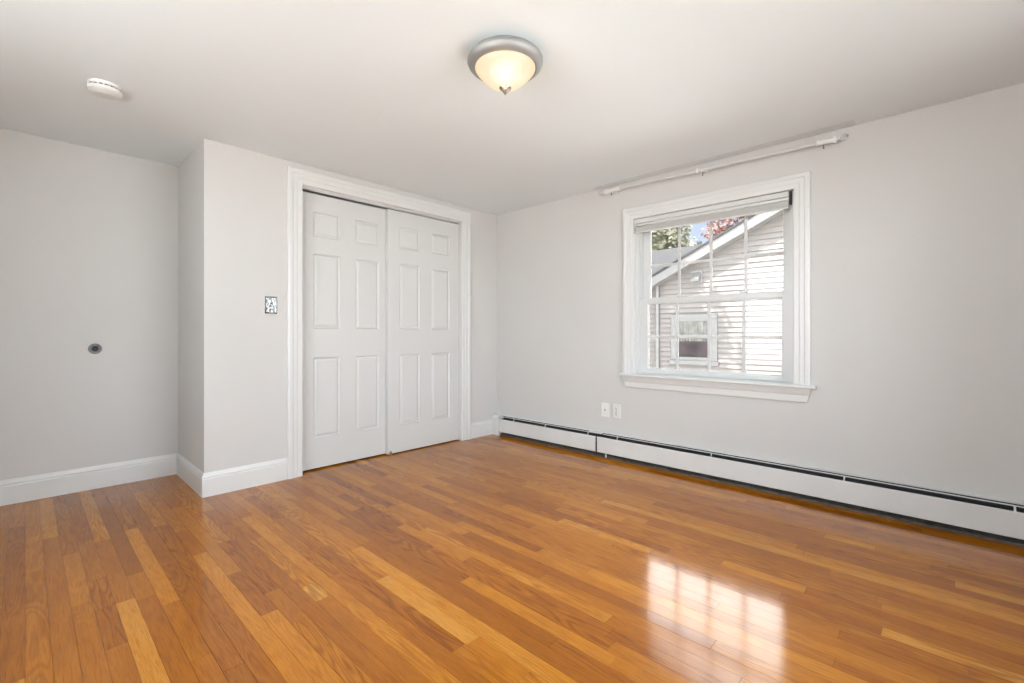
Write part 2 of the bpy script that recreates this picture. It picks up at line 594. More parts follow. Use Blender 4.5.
def build_floor():
    special = [   # pixel-measured boards: (x, y_start, y_end, tone)
        (0.974, 1.678, 1.12, 0.93), (1.085, 1.996, 1.492, 0.80), (1.085, 1.492, 0.60, 0.84),
        (1.39, 1.939, 0.86, 0.78), (1.03, 1.83, 1.336, 0.22), (0.75, 1.845, 1.708, 0.97),
        (-0.03, 1.941, 1.0, 0.86), (0.355, 3.029, 2.09, 0.70), (1.99, 0.161, -0.4, 0.88),
        (2.71, 0.444, 0.244, 0.88), (2.40, 1.5, -0.3, 0.82), (2.555, -0.021, -0.5, 0.82),
        (0.41, 2.45, 1.55, 0.24), (0.30, 2.2, 1.4, 0.30),
    ]
    rng = random.Random(21)
    bm = bmesh.new()
    uvl = bm.loops.layers.uv.new('board')
    cl = bm.loops.layers.float_color.new('board_tone')
    n0, n1 = int(XL / PITCH) - 1, int(DR / PITCH) + 1
    spec = {}
    for x, ya, yb, t in special:
        spec.setdefault(math.floor(x / PITCH), []).append((min(ya, yb), max(ya, yb), 0.5 + (t - 0.5) * 0.72))
    for r in range(n0, n1):
        x0, x1 = max(XL, r * PITCH), min(DR, (r + 1) * PITCH)
        if x1 <= x0:
            continue
        cuts = []
        y = YF - rng.uniform(0, 0.8)
        fixed = sorted(spec.get(r, []))
        while y < DA:
            ln = rng.choice([rng.uniform(0.25, 0.6), rng.uniform(0.5, 1.2), rng.uniform(0.6, 1.6)])
            t = min(0.82, max(0.22, rng.gauss(0.46, 0.118)))
            y2 = y + ln
            nxt = [f for f in fixed if f[0] > y - 1e-6]
            if nxt and y2 > nxt[0][0] - 0.15:
                if nxt[0][0] - y > 0.02:
                    cuts.append((y, nxt[0][0], t))
                cuts.append(nxt[0])
                y = nxt[0][1]
                continue
            cuts.append((y, y2, t))
            y = y2
        for ya, yb, t in cuts:
            ya, yb = max(ya, YF), min(yb, DA)
            if yb - ya < 0.01:
                continue
            g = 0.00045
            ta, tb = rng.uniform(-1, 1) * 0.00016, rng.uniform(-1, 1) * 0.00016
            top = [(x0 + g, ya + g, ta), (x1 - g, ya + g, tb), (x1 - g, yb - g, tb), (x0 + g, yb - g, ta)]
            bot = [(p[0], p[1], -0.006) for p in top]
            tv = [bm.verts.new(p) for p in top]
            bv = [bm.verts.new(p) for p in bot]
            fs = [bm.faces.new(tv)]
            for i in range(4):
                j = (i + 1) % 4
                fs.append(bm.faces.new([tv[i], bv[i], bv[j], tv[j]]))
            seed = rng.random()
            kind = rng.choice([0.10, 0.2, 0.3, 0.45, 0.7])
            off = rng.uniform(0, 9)
            for f in fs:
                for lp in f.loops:
                    lp[uvl].uv = (lp.vert.co.x - x0, lp.vert.co.y + off)
                    lp[cl] = (t, seed, kind, 1.0)
    # dark subfloor seen in the seams
    vs = [bm.verts.new(p) for p in ((XL, YF, -0.004), (DR, YF, -0.004), (DR, DA, -0.004), (XL, DA, -0.004),
                                    (XL, YF, -0.10), (DR, YF, -0.10), (DR, DA, -0.10), (XL, DA, -0.10))]
    for idx in ((0, 1, 2, 3), (7, 6, 5, 4), (0, 4, 5, 1), (1, 5, 6, 2), (2, 6, 7, 3), (3, 7, 4, 0)):
        f = bm.faces.new([vs[i] for i in idx])
        f.material_index = 1
    me = bpy.data.meshes.new('floor')
    bm.to_mesh(me)
    bm.free()
    me.materials.append(M['floor'])
    me.materials.append(M['gap'])
    o = bpy.data.objects.new('floor', me)
    COL.objects.link(o)
    return struct(o, 'glossy orange-brown oak strip floor', 'floor')


build_floor()

# ------------------------------------------------------------------ trim
BASE_PROF = [(0, 0.0), (0.013, 0.0), (0.013, 0.108), (0.0105, 0.114), (0.0125, 0.120), (0.0105, 0.128), (0.006, 0.138), (0.004, 0.145), (0, 0.145)]


def base_run(name, p0, p1, normal, m0=0.0, m1=0.0, label=None):
    """baseboard from p0 to p1 on a wall; m0/m1 shift the ends by +-depth for mitres."""
    p0, p1, n = Vector((*p0, 0)), Vector((*p1, 0)), Vector((*normal, 0))
    d = (p1 - p0).normalized()
    A = [p0 + n * a - d * a * m0 + Vector((0, 0, z)) for a, z in BASE_PROF]
    B = [p1 + n * a + d * a * m1 + Vector((0, 0, z)) for a, z in BASE_PROF]
    m = MB()
    m.rings([A, B], True, True)
    return struct(m.build(name, M['trim']), label, 'baseboard')


base_run('baseboard_alcove', (XL, DA), (XB, DA), (0, -1), 0, -1, 'white baseboard along the back wall of the alcove')
base_run('baseboard_return', (XB, DA), (XB, DB), (-1, 0), -1, 1, 'short white baseboard on the shaded wall return')
base_run('baseboard_back', (XB, DB), (OX0 - 0.1008, DB), (0, -1), 1, 0, 'white baseboard between the outside corner and the closet casing')
base_run('baseboard_corner', (OX1 + 0.11, DB), (3.195, DB), (0, -1), 0, 0, 'short white baseboard between the closet casing and the heater')

CASE_PROF = [(0, 0), (0, 0.011), (0.005, 0.014), (0.030, 0.014), (0.034, 0.017), (0.058, 0.018), (0.064, 0.022), (0.082, 0.022), (0.089, 0.017), (0.090, 0)]


def casing(m, to3, a0, a1, zb, zt, k=1.0, kl=1.0, kt=1.0):
    """three-sided mitred casing; to3(a, z, depth) -> point."""
    path = lambda o, d: [to3(a0 - o * kl, zb, d), to3(a0 - o * kl, zt + o * kt, d), to3(a1 + o * k, zt + o * kt, d), to3(a1 + o * k, zb, d)]
    loops = [path(o, d) for o, d in CASE_PROF]
    cols = [[l[i] for l in loops] for i in range(4)]
    m.rings(cols, True, True)


m = MB()
casing(m, lambda a, z, d: (a, DB - d, z), OX0, OX1, 0.0, OZ, 1.22, 1.12, 1.14)
cas = struct(m.build('trim_closet', M['trim']), 'white moulded casing around the closet opening', 'door casing')
m = MB()
m.box(OX0 - 0.018, OX0, DB + 0.0005, DB + 0.12, 0, OZ + 0.018)
m.box(OX1, OX1 + 0.018, DB + 0.0005, DB + 0.12, 0, OZ + 0.018)
m.box(OX0, OX1, DB + 0.0005, DB + 0.12, OZ, OZ + 0.018)
m.build('jamb', M['trim'], cas)
m = MB()
m.box(OX0 + 0.002, OX1 - 0.002, DB + 0.046, DB + 0.050, OZ - 0.012, OZ)
m.box(OX0 + 0.002, OX1 - 0.002, DB + 0.012, DB + 0.016, OZ - 0.010, OZ)
m.build('sliding_track', M['trim'], cas)


# ------------------------------------------------------------------ closet doors
def closet_door(name, x0, x1, y, z0, z1, label):
    w = x1 - x0
    root = struct_root(name, (x0 + w / 2, y + 0.017, z0), label)
    root['category'] = 'closet door'
    px = [0.11, 0.11 + 0.212, 0.11 + 0.212 + 0.118, 0.11 + 0.212 * 2 + 0.118]
    s = (w - px[-1] - 0.11)
    xs = [0] + [p + s / 2 for p in px] + [w]
    zs = [z0, 0.226, 0.826, 1.030, 1.586, 1.704, 1.892, z1]
    m = MB()
    bm = m.bm
    V = [[bm.verts.new((x0 + a, y, z)) for a in xs] for z in zs]
    panels = []
    for k in range(len(zs) - 1):
        for i in range(len(xs) - 1):
            f = bm.faces.new([V[k][i], V[k][i + 1], V[k + 1][i + 1], V[k + 1][i]])
            if i in (1, 3) and k in (1, 3, 5):
                panels.append(f)
    # body
    Bk = [bm.verts.new(p) for p in ((x0, y + 0.034, z0), (x1, y + 0.034, z0), (x1, y + 0.034, z1), (x0, y + 0.034, z1))]
    bm.faces.new([Bk[3], Bk[2], Bk[1], Bk[0]])
    bm.faces.new([V[0][i] for i in range(len(xs))][::-1] + [Bk[0], Bk[1]])
    bm.faces.new([V[-1][i] for i in range(len(xs))] + [Bk[2], Bk[3]])
    bm.faces.new([V[k][0] for k in range(len(zs))] + [Bk[3], Bk[0]])
    bm.faces.new([V[k][-1] for k in range(len(zs))][::-1] + [Bk[1], Bk[2]])
    bmesh.ops.recalc_face_normals(bm, faces=bm.faces)
    for th, dp in ((0.004, 0.002), (0.010, -0.009), (0.006, -0.0015), (0.004, 0.0), (0.020, 0.0065), (0.003, 0.001)):
        bmesh.ops.inset_individual(bm, faces=panels, thickness=th, depth=dp)
    m.build('panel', M['door'], root)
    return root


closet_door('door_1', OX0 + 0.004, 2.085, DB + 0.066, 0.012, 2.021, 'left white six-panel closet door, set behind its twin')
closet_door('door_2', 2.038, OX1 - 0.005, DB + 0.028, 0.010, 2.021, 'right white six-panel closet door, in front of its twin')

g = thing('door_guide', 'small tan floor guide under the meeting edge of the closet doors', 'door guide', (2.06, DB + 0.02, 0))
m = MB()
m.box(2.050, 2.072, DB + 0.004, DB + 0.080, 0.0, 0.006, bev=0.001)
m.build('base', M['brass'], g)
m = MB()
m.box(2.054, 2.066, DB + 0.008, DB + 0.022, 0.006, 0.034, bev=0.003)
m.build('fin', M['brass'], g)

# ------------------------------------------------------------------ window
win = struct_root('window_1', (DR, (WY0 + WY1) / 2, WZ0), 'white double-hung window with grilles above the outlets')
win['category'] = 'window'
m = MB()
casing(m, lambda a, z, d: (DR - d, a, z), WY0, WY1, 0.687, WZ1)
m.build('window_casing', M['trim'], win)
# stool and apron
m = MB()
m.poly_prism([(DR + 0.03, 0.666), (DR - 0.046, 0.666), (DR - 0.052, 0.670), (DR - 0.054, 0.6765), (DR - 0.052, 0.683), (DR - 0.046, 0.687), (DR + 0.03, 0.687)], 'y', 0.570, 1.876)
m.build('stool', M['trim'], win)
m = MB()
ap = [(0.0, 0.578), (0.012, 0.578), (0.016, 0.584), (0.018, 0.622), (0.024, 0.630), (0.026, 0.636), (0.034, 0.657), (0.037, 0.666), (0.0, 0.666)]
ends = lambda z: 0.040 * (z - 0.578) / 0.084 - 0.026
m.rings([[(DR - d, 0.604 - ends(z) * 0.6, z) for d, z in ap], [(DR - d, 1.856 + ends(z) * 0.6, z) for d, z in ap]], True, True)
m.build('apron', M['trim'], win)
# jambs (liner)
m = MB()
m.box(DR + 0.0005, DR + 0.028, WY0, WY0 + 0.003, WZ0, WZ1 + 0.01)
m.box(DR + 0.028, DR + T - 0.005, WY0, WY0 + 0.0285, WZ0, WZ1 + 0.01)
m.box(DR + 0.0005, DR + 0.028, WY1 - 0.003, WY1, WZ0, WZ1 + 0.01)
m.box(DR + 0.028, DR + T - 0.005, WY1 - 0.0285, WY1, WZ0, WZ1 + 0.01)
m.box(DR + 0.0005, DR + T - 0.005, WY0 + 0.003, WY1 - 0.003, WZ1, WZ1 + 0.011)
m.box(DR + 0.031, DR + T + 0.02, WY0 + 0.0285, WY1 - 0.0285, WZ0 - 0.018, WZ0 + 0.006)
# tracks either side of the sashes
for ya, yb in ((WY1 - 0.034, WY1 - 0.0285),):
    m.box(DR + 0.041, DR + 0.047, ya, yb, WZ0 + 0.006, WZ1)
    m.box(DR + 0.0835, DR + 0.0895, ya, yb, WZ0 + 0.006, WZ1)
    m.box(DR + 0.1245, DR + 0.130, ya, yb, WZ0 + 0.006, WZ1)
m.build('jamb', M['vinyl'], win)


def sash(name, x0, x1, ya, yb, za, zb, gy0, gy1, gz0, gz1, hz):
    """frame of four rails round the glass, glass and a colonial grille as sub-parts."""
    m = MB()
    bv = 0.003
    m.box(x0, x1, ya, gy0, za, zb, bev=bv)
    m.box(x0, x1, gy1, yb, za, zb, bev=bv)
    m.box(x0 + 0.0008, x1 - 0.0008, gy0 - 0.004, gy1 + 0.004, za + 0.0004, gz0, bev=bv)
    m.box(x0 + 0.0008, x1 - 0.0008, gy0 - 0.004, gy1 + 0.004, gz1, zb - 0.0004, bev=bv)
    # glazing bead
    xc = (x0 + x1) / 2
    for a in (0.004,):
        m.box(x0 + 0.006, xc + 0.004, gy0 - 0.001, gy0 + a, gz0, gz1)
        m.box(x0 + 0.006, xc + 0.004, gy1 - a, gy1 + 0.001, gz0, gz1)
        m.box(x0 + 0.006, xc + 0.004, gy0, gy1, gz0 - 0.001, gz0 + a)
        m.box(x0 + 0.006, xc + 0.004, gy0, gy1, gz1 - a, gz1 + 0.001)
    fr = m.build(name, M['vinyl'], win)
    g = MB()
    g.box(xc + 0.001, xc + 0.003, gy0 - 0.003, gy1 + 0.003, gz0 - 0.003, gz1 + 0.003)
    pane = MB()
    pane.quad((xc + 0.002, gy0 - 0.002, gz0 - 0.002), (xc + 0.002, gy1 + 0.002, gz0 - 0.002), (xc + 0.002, gy1 + 0.002, gz1 + 0.002), (xc + 0.002, gy0 - 0.002, gz1 + 0.002))
    g.bm.free()
    pane.build('glass', M['glass'], fr)
    mt = MB()
    w = 0.0100
    q = (gy1 - gy0) / 4
    for k in (1, 2, 3):
        mt.box(xc - 0.006, xc + 0.0015, gy0 + q * k - w, gy0 + q * k + w, gz0, gz1, bev=0.002)
    mt.box(xc - 0.0055, xc + 0.001, gy0, gy1, hz - w, hz + w, bev=0.002)
    mt.build('muntin_grille', M['muntin'], fr)
    return fr


low = sash('lower_sash', DR + 0.050, DR + 0.082, WY0 + 0.030, WY1 - 0.030, WZ0 + 0.0065, 1.268, 0.766, 1.690, 0.730, 1.228, 0.973)
upp = sash('upper_sash', DR + 0.091, DR + 0.123, WY0 + 0.030, WY1 - 0.030, 1.240, 1.880, 0.766, 1.690, 1.272, 1.835, 1.523)
for i, yc in enumerate((1.005, 1.43)):
    m = MB()
    m.box(DR + 0.055, DR + 0.079, yc - 0.030, yc + 0.030, 1.268, 1.272, bev=0.001)
    m.box(DR + 0.059, DR + 0.073, yc - 0.022, yc + 0.012, 1.272, 1.278, bev=0.002)
    m.tube([(DR + 0.066, yc - 0.004, 1.278), (DR + 0.061, yc + 0.022, 1.281)], 0.004, 8)
    m.build('sash_lock', M['vinyl'], low)
m = MB()
m.box(DR + 0.086, DR + 0.091, WY1 - 0.046, WY1 - 0.040, 1.755, 1.770, bev=0.001)
m.build('tilt_latch', M['rodgrey'], upp)

# raised shade under the head
bl = thing('window_shade', 'raised white and grey shade at the top of the window', 'window shade', (DR + 0.004, (WY0 + WY1) / 2, 1.778))
m = MB()
m.box(DR - 0.004, DR + 0.020, WY0 + 0.027, WY1 - 0.004, 1.851, 1.884, bev=0.003)
m.build('headrail', M['vinyl'], bl)
m = MB()
m.box(DR + 0.002, DR + 0.018, WY0 + 0.027, WY1 - 0.005, 1.832, 1.848, bev=0.001)
m.build('valance_strip', M['vinyl'], bl)
m = MB()
for k in range(6):
    m.box(DR + 0.000 + 0.0015 * (k % 2), DR + 0.019 - 0.0015 * (k % 2), WY0 + 0.029, WY1 - 0.006, 1.786 + k * 0.0065, 1.7930 + k * 0.0065, bev=0.001, seg=1)
m.build('folded_fabric', M['shade'], bl)
m = MB()
m.box(DR - 0.001, DR + 0.020, WY0 + 0.027, WY1 - 0.005, 1.778, 1.786, bev=0.002)
m.build('bottom_rail', M['vinyl'], bl)
m = MB()
m.box(DR + 0.001, DR + 0.018, WY0 + 0.0145, WY0 + 0.0255, 1.80, 1.884)  # dark block set in the gap beside the headrail so it reads shaded
m.build('dark_end_gap', M['slot'], bl)

# unseen windows behind and left of the camera, added to light the room
rw = struct_root('added_window_2', ((RW[0] + RW[1]) / 2, YF, RW[2]))
m = MB()
for xa, xb in ((RW[0], RW[0] + 0.05), (RW[1] - 0.05, RW[1]), ((RW[0] + RW[1]) / 2 - 0.03, (RW[0] + RW[1]) / 2 + 0.03)):
    m.box(xa, xb, YF - 0.09, YF - 0.05, RW[2], RW[3])
m.box(RW[0] + 0.05, RW[1] - 0.05, YF - 0.088, YF - 0.052, RW[2], RW[2] + 0.05)
m.box(RW[0] + 0.05, RW[1] - 0.05, YF - 0.088, YF - 0.052, RW[3] - 0.05, RW[3])
m.build('window_frame', M['vinyl'], rw)
m = MB()
m.quad((RW[0] + 0.05, YF - 0.07, RW[2] + 0.05), (RW[1] - 0.05, YF - 0.07, RW[2] + 0.05), (RW[1] - 0.05, YF - 0.07, RW[3] - 0.05), (RW[0] + 0.05, YF - 0.07, RW[3] - 0.05))
m.build('glass', M['glass'], rw)
lw = struct_root('added_window_3', (XL, (LW[0] + LW[1]) / 2, LW[2]))  # unseen left window, added for fill light
m = MB()
for ya, yb in ((LW[0], LW[0] + 0.05), (LW[1] - 0.05, LW[1]), ((LW[0] + LW[1]) / 2 - 0.03, (LW[0] + LW[1]) / 2 + 0.03)):
    m.box(XL - 0.09, XL - 0.05, ya, yb, LW[2], LW[3])
m.box(XL - 0.088, XL - 0.052, LW[0] + 0.05, LW[1] - 0.05, LW[2], LW[2] + 0.05)
m.box(XL - 0.088, XL - 0.052, LW[0] + 0.05, LW[1] - 0.05, LW[3] - 0.05, LW[3])
m.build('window_frame', M['vinyl'], lw)
m = MB()
m.quad((XL - 0.07, LW[0] + 0.05, LW[2] + 0.05), (XL - 0.07, LW[1] - 0.05, LW[2] + 0.05), (XL - 0.07, LW[1] - 0.05, LW[3] - 0.05), (XL - 0.07, LW[0] + 0.05, LW[3] - 0.05))
m.build('glass', M['glass'], lw)
# unseen eave, added to keep the sun out of the left window
m = MB()
m.box(XL - T - 1.25, XL - T, YF - T, DA + T, H + 0.02, H + 0.12)
struct(m.build('added_eave', M['ext_white']))

# thin darker strip that paints the rod's shadow band on the ceiling
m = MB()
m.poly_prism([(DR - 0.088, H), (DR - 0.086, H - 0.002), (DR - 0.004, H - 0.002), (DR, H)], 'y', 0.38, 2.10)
struct(m.build('ceiling_shadow_band', M['shadow_band']), 'thin strip painted darker for the shadow band on the ceiling above the curtain rod', 'trim')

# ------------------------------------------------------------------ curtain rod
RX, RZ = DR - 0.070, 2.119
rod = thing('curtain_rod', 'white telescoping curtain rod with clear ball ends above the window', 'curtain rod', (RX, 1.24, RZ))
m = MB()
m.tube([(RX, 1.99, RZ + 0.014), (RX, 1.24, RZ + 0.004)], 0.0085, 14)
m.build('thin_pole', M['rodgrey'], rod, smooth=40)
m = MB()
m.tube([(RX, 1.60, RZ + 0.0087), (RX, 0.48, RZ - 0.0058)], 0.0105, 14)
m.build('thick_pole', M['rodgrey'], rod, smooth=40)
for y0, y1, z in ((1.985, 1.86, RZ + 0.013), (0.545, 0.465, RZ - 0.006)):
    m = MB()
    m.tube([(RX, y0, z), (RX, y1, z - 0.001)], 0.0145, 16)
    m.build('sleeve', M['rod'], rod, smooth=40)
for y, z in ((1.99, RZ + 0.014), (1.965, RZ + 0.013), (1.255, RZ + 0.004), (0.55, RZ - 0.005), (0.47, RZ - 0.006)):
    m = MB()
    m.lathe([(0.006, -0.007), (0.018, -0.007), (0.0205, -0.003), (0.0205, 0.003), (0.018, 0.007), (0.006, 0.007)], (RX, y, z), 'y', 20, True)
    m.build('collar', M['rod'], rod, smooth=40)
for y, z, s in ((2.010, RZ + 0.014, 1), (0.452, RZ - 0.006, -1)):
    m = MB()
    m.lathe([(0.004, -0.012 * s), (0.010, -0.008 * s), (0.007, 0.0), (0.011, 0.006 * s), (0.004, 0.010 * s)], (RX, y, z), 'y', 18, True)
    m.build('finial_neck', M['rod'], rod, smooth=40)
    m = MB()
    m.sphere((RX, y + s * 0.026, z), 0.019, 24)
    m.build('ball_finial', M['crystal'], rod, smooth=60)
for y, z in ((1.935, RZ + 0.012), (1.221, RZ + 0.003), (0.524, RZ - 0.006)):
    m = MB()
    m.box(DR - 0.004, DR, y - 0.009, y + 0.009, z - 0.008, z + 0.036, bev=0.001)
    m.tube([(DR - 0.003, y, z + 0.002), (DR - 0.040, y, z - 0.012), (RX + 0.004, y, z - 0.018)], 0.0045, 8)
    m.tube([(RX + 0.016, y, z - 0.004), (RX + 0.012, y, z - 0.014), (RX, y, z - 0.0175), (RX - 0.012, y, z - 0.013), (RX - 0.016, y, z - 0.003)], 0.0035, 8)
    b = m.build('bracket', M['rod'], rod, smooth=40)
    m = MB()
    m.lathe([(0.0045, -0.040), (0.0045, -0.034), (0.0025, -0.033), (0.0025, -0.026), (0.0045, -0.025), (0.0045, -0.018)], (RX, y, z), 'z', 10, True)
    m.build('set_screw', M['screw'], b)

# ------------------------------------------------------------------ baseboard heater
hy0, hy1 = -0.85, 3.196
FX = DR - 0.073                       # face of the front panels
ht = thing('baseboard_heater', 'long low white baseboard heater with a black slot under the window', 'heater', (DR - 0.037, (hy0 + hy1) / 2, 0))
SEAM = 2.076
m = MB()
m.box(DR - 0.005, DR, hy0, hy1, 0.0, 0.192)
m.build('back_plate', M['heater'], ht)
hood = [(DR - 0.005, 0.192), (DR - 0.033, 0.1915), (DR - 0.034, 0.1905), (DR - 0.033, 0.1895), (DR - 0.005, 0.189)]
m = MB()
m.poly_prism(hood, 'y', hy0, hy1)
m.build('hood', M['heater'], ht)
m = MB()
m.poly_prism([(DR - 0.032, 0.1925), (DR - 0.054, 0.1895), (DR - 0.056, 0.184), (DR - 0.053, 0.184), (DR - 0.052, 0.187), (DR - 0.032, 0.1895)], 'y', 2.035, 2.160)
m.build('splice_cover', M['heater'], ht)
for ya, yb in ((hy0, SEAM - 0.008), (SEAM + 0.008, hy1)):
    m = MB()
    m.poly_prism([(FX + 0.012, 0.036), (FX, 0.039), (FX - 0.001, 0.158), (FX + 0.002, 0.1625), (FX + 0.008, 0.1625), (FX + 0.008, 0.160), (FX + 0.0025, 0.157), (FX + 0.003, 0.042), (FX + 0.012, 0.039)], 'y', ya, yb)
    m.build('front_panel', M['heater'], ht)
    m = MB()
    m.poly_prism([(DR - 0.046, 0.1862), (DR - 0.050, 0.1852), (DR - 0.050, 0.1815), (DR - 0.048, 0.1815), (DR - 0.046, 0.184)], 'y', max(ya, hy0) + 0.01, yb - (0.04 if yb < SEAM else 0.012))
    m.build('damper_blade', M['heater'], ht)
m = MB()
m.box(DR - 0.064, DR - 0.008, hy0, hy1 + 0.003, 0.055, 0.158)
m.box(DR - 0.0068, DR - 0.0052, hy0, hy1, 0.02, 0.1885)
m.build('fin_element', M['heater_dark'], ht)
m = MB()
m.poly_prism([(DR - 0.006, 0.0), (DR - 0.058, 0.0), (DR - 0.056, 0.012), (DR - 0.020, 0.030), (DR - 0.006, 0.052)], 'y', hy0, hy1)
m.build('floor_lip', M['fin'], ht)
for y in (3.008, 2.621, 2.165, 1.89, 1.168, 0.428, -0.23):
    m = MB()
    m.poly_prism([(DR - 0.047, 0.1850), (FX + 0.018, 0.182), (FX + 0.005, 0.160), (FX + 0.007, 0.160), (FX + 0.020, 0.180), (DR - 0.047, 0.183)], 'y', y - 0.004, y + 0.004)
    m.build('clip', M['heater'], ht)
m = MB()
m.box(FX + 0.002, FX + 0.012, 1.985, 1.993, 0.004, 0.040)
m.build('foot', M['heater'], ht)
m = MB()
m.poly_prism([(DR, 0.0), (FX - 0.004, 0.0), (FX - 0.004, 0.166), (FX + 0.004, 0.184), (FX + 0.018, 0.194), (DR, 0.197)], 'y', hy1 + 0.0035, DB - 0.0145)
m.build('end_cap', M['heater'], ht)

# ------------------------------------------------------------------ plates, outlet, switch
op = thing('wall_outlet', 'ivory duplex outlet under the window, right of the single-jack cable plate', 'outlet', (DR, 1.929, 0.315))
m = MB()
m.box(DR - 0.006, DR, 1.893, 1.965, 0.317, 0.432, bev=0.003)
m.build('cover_plate', M['ivory'], op)
for zc in (0.394, 0.355):
    m = MB()
    m.lathe([(0.0165, 0.0), (0.0165, -0.0035), (0.015, -0.004), (0.0, -0.004)], (DR - 0.006, 1.929, zc), 'x', 24, False)
    r = m.build('receptacle', M['ivory'], op)
    m = MB()
    m.box(DR - 0.0106, DR - 0.0095, 1.9345, 1.9370, zc + 0.000, zc + 0.010)
    m.box(DR - 0.0106, DR - 0.0095, 1.9215, 1.9240, zc + 0.001, zc + 0.009)
    m.box(DR - 0.0106, DR - 0.0095, 1.9260, 1.9320, zc - 0.011, zc - 0.005)
    m.build('slot', M['slot'], r)
m = MB()
m.lathe([(0.003, 0.0), (0.003, -0.0015), (0.0, -0.002)], (DR - 0.006, 1.929, 0.3745), 'x', 10, False)
m.build('screw', M['screw'], op)

cp = thing('cable_plate', 'white cable wall plate with one central jack under the window', 'wall plate', (DR, 2.034, 0.315))
m = MB()
m.box(DR - 0.006, DR, 1.998, 2.070, 0.319, 0.432, bev=0.003)
m.build('cover_plate', M['plastic'], cp)
m = MB()
m.lathe([(0.0065, 0.0), (0.0065, -0.003), (0.0048, -0.003), (0.0048, -0.010), (0.0025, -0.010), (0.0025, -0.004), (0.0, -0.004)], (DR - 0.006, 2.034, 0.3755), 'x', 14, False)
m.build('jack', M['screw'], cp)
for z in (0.417, 0.334):
    m = MB()
    m.lathe([(0.003, 0.0), (0.003, -0.0015), (0.0, -0.002)], (DR - 0.006, 2.034, z), 'x', 10, False)
    m.build('screw', M['plastic'], cp)

sw = thing('light_switch', 'shiny metal light switch plate left of the closet casing', 'light switch', (1.133, DB, 1.13))
m = MB()
bmesh.ops.create_cube(m.bm, size=1.0)
for v in m.bm.verts:
    v.co = Vector((1.133 + v.co.x * 0.078, DB - 0.003 + v.co.y * 0.006, 1.1895 + v.co.z * 0.117))
bmesh.ops.bevel(m.bm, geom=[e for e in m.bm.edges], offset=0.0025, segments=2, affect='EDGES')
m.bm.normal_update()
ff = [f for f in m.bm.faces if f.normal.y < -0.9 and f.calc_area() > 0.004]
bmesh.ops.inset_individual(m.bm, faces=ff, thickness=0.006, depth=0.0015)
bmesh.ops.inset_individual(m.bm, faces=ff, thickness=0.004, depth=-0.0015)
m.build('cover_plate', M['chrome'], sw)
m = MB()
m.box(1.1265, 1.1395, DB - 0.0075, DB - 0.006, 1.178, 1.201, bev=0.0005, seg=1)
col_ = m.build('collar', M['slot'], sw)
m = MB()
m.poly_prism([(DB - 0.006, 1.182), (DB - 0.006, 1.197), (DB - 0.012, 1.194), (DB - 0.022, 1.184), (DB - 0.020, 1.179)], 'x', 1.128, 1.138)
m.build('toggle', M['plastic'], sw)
for z in (1.2195, 1.1595):
    m = MB()
    m.lathe([(0.0035, 0.0), (0.0035, -0.0015), (0.0, -0.0022)], (1.133, DB - 0.006, z), 'y', 12, False)
    m.build('screw', M['screw'], sw)

# ------------------------------------------------------------------ wall bumper in the alcove
db = thing('door_bumper', 'round grey door bumper on the alcove wall', 'door bumper', (0.310, DA, 0.867))
m = MB()
m.lathe([(0.034, 0.0), (0.034, -0.004), (0.031, -0.008), (0.026, -0.009), (0.021, -0.0065), (0.018, -0.005), (0.0, -0.005)], (0.310, DA, 0.901), 'y', 32, False)
m.build('rose', M['bumper'], db, smooth=40)
m = MB()
m.lathe([(0.0165, -0.005), (0.0165, -0.009), (0.0145, -0.012), (0.008, -0.0105), (0.0, -0.010)], (0.310, DA, 0.901), 'y', 28, False)
m.build('rubber_pad', M['rubber'], db, smooth=40)

# ------------------------------------------------------------------ smoke detector
SX, SY = 0.264, 2.945
sd = thing('smoke_detector', 'round white smoke detector on the ceiling near the alcove', 'smoke detector', (SX, SY, H))
m = MB()
m.lathe([(0.064, 0.0), (0.064, -0.010), (0.062, -0.013), (0.052, -0.013)], (SX, SY, H), 'z', 40, False)
m.build('mounting_base', M['plastic'], sd, smooth=35)
m = MB()
m.lathe([(0.0545, -0.012), (0.0545, -0.021)], (SX, SY, H), 'z', 40, False)
m.build('vent_gap', M['slot'], sd)
m = MB()
for k in range(18):
    a = 2 * math.pi * k / 18
    c, s = math.cos(a), math.sin(a)
    p = Vector((SX + 0.0585 * c, SY + 0.0585 * s, 0))
    t = Vector((-s, c, 0)) * 0.003
    n = Vector((c, s, 0)) * 0.0055
    loop = [p + t + n, p + t - n, p - t - n, p - t + n]
    m.rings([[q + Vector((0, 0, H - 0.0125)) for q in loop], [q + Vector((0, 0, H - 0.0215)) for q in loop]], True, True)
m.build('vent_rib', M['plastic'], sd)
m = MB()
m.lathe([(0.055, -0.020), (0.064, -0.020), (0.066, -0.026), (0.064, -0.034), (0.057, -0.040), (0.030, -0.043), (0.0, -0.0435)], (SX, SY, H), 'z', 40, False)
m.build('cover', M['plastic'], sd, smooth=35)
m = MB()
m.lathe([(0.024, -0.041), (0.024, -0.0445), (0.022, -0.0455), (0.0, -0.0458)], (SX - 0.012, SY - 0.008, H), 'z', 28, False)
m.build('test_button', M['ivory'], sd, smooth=35)

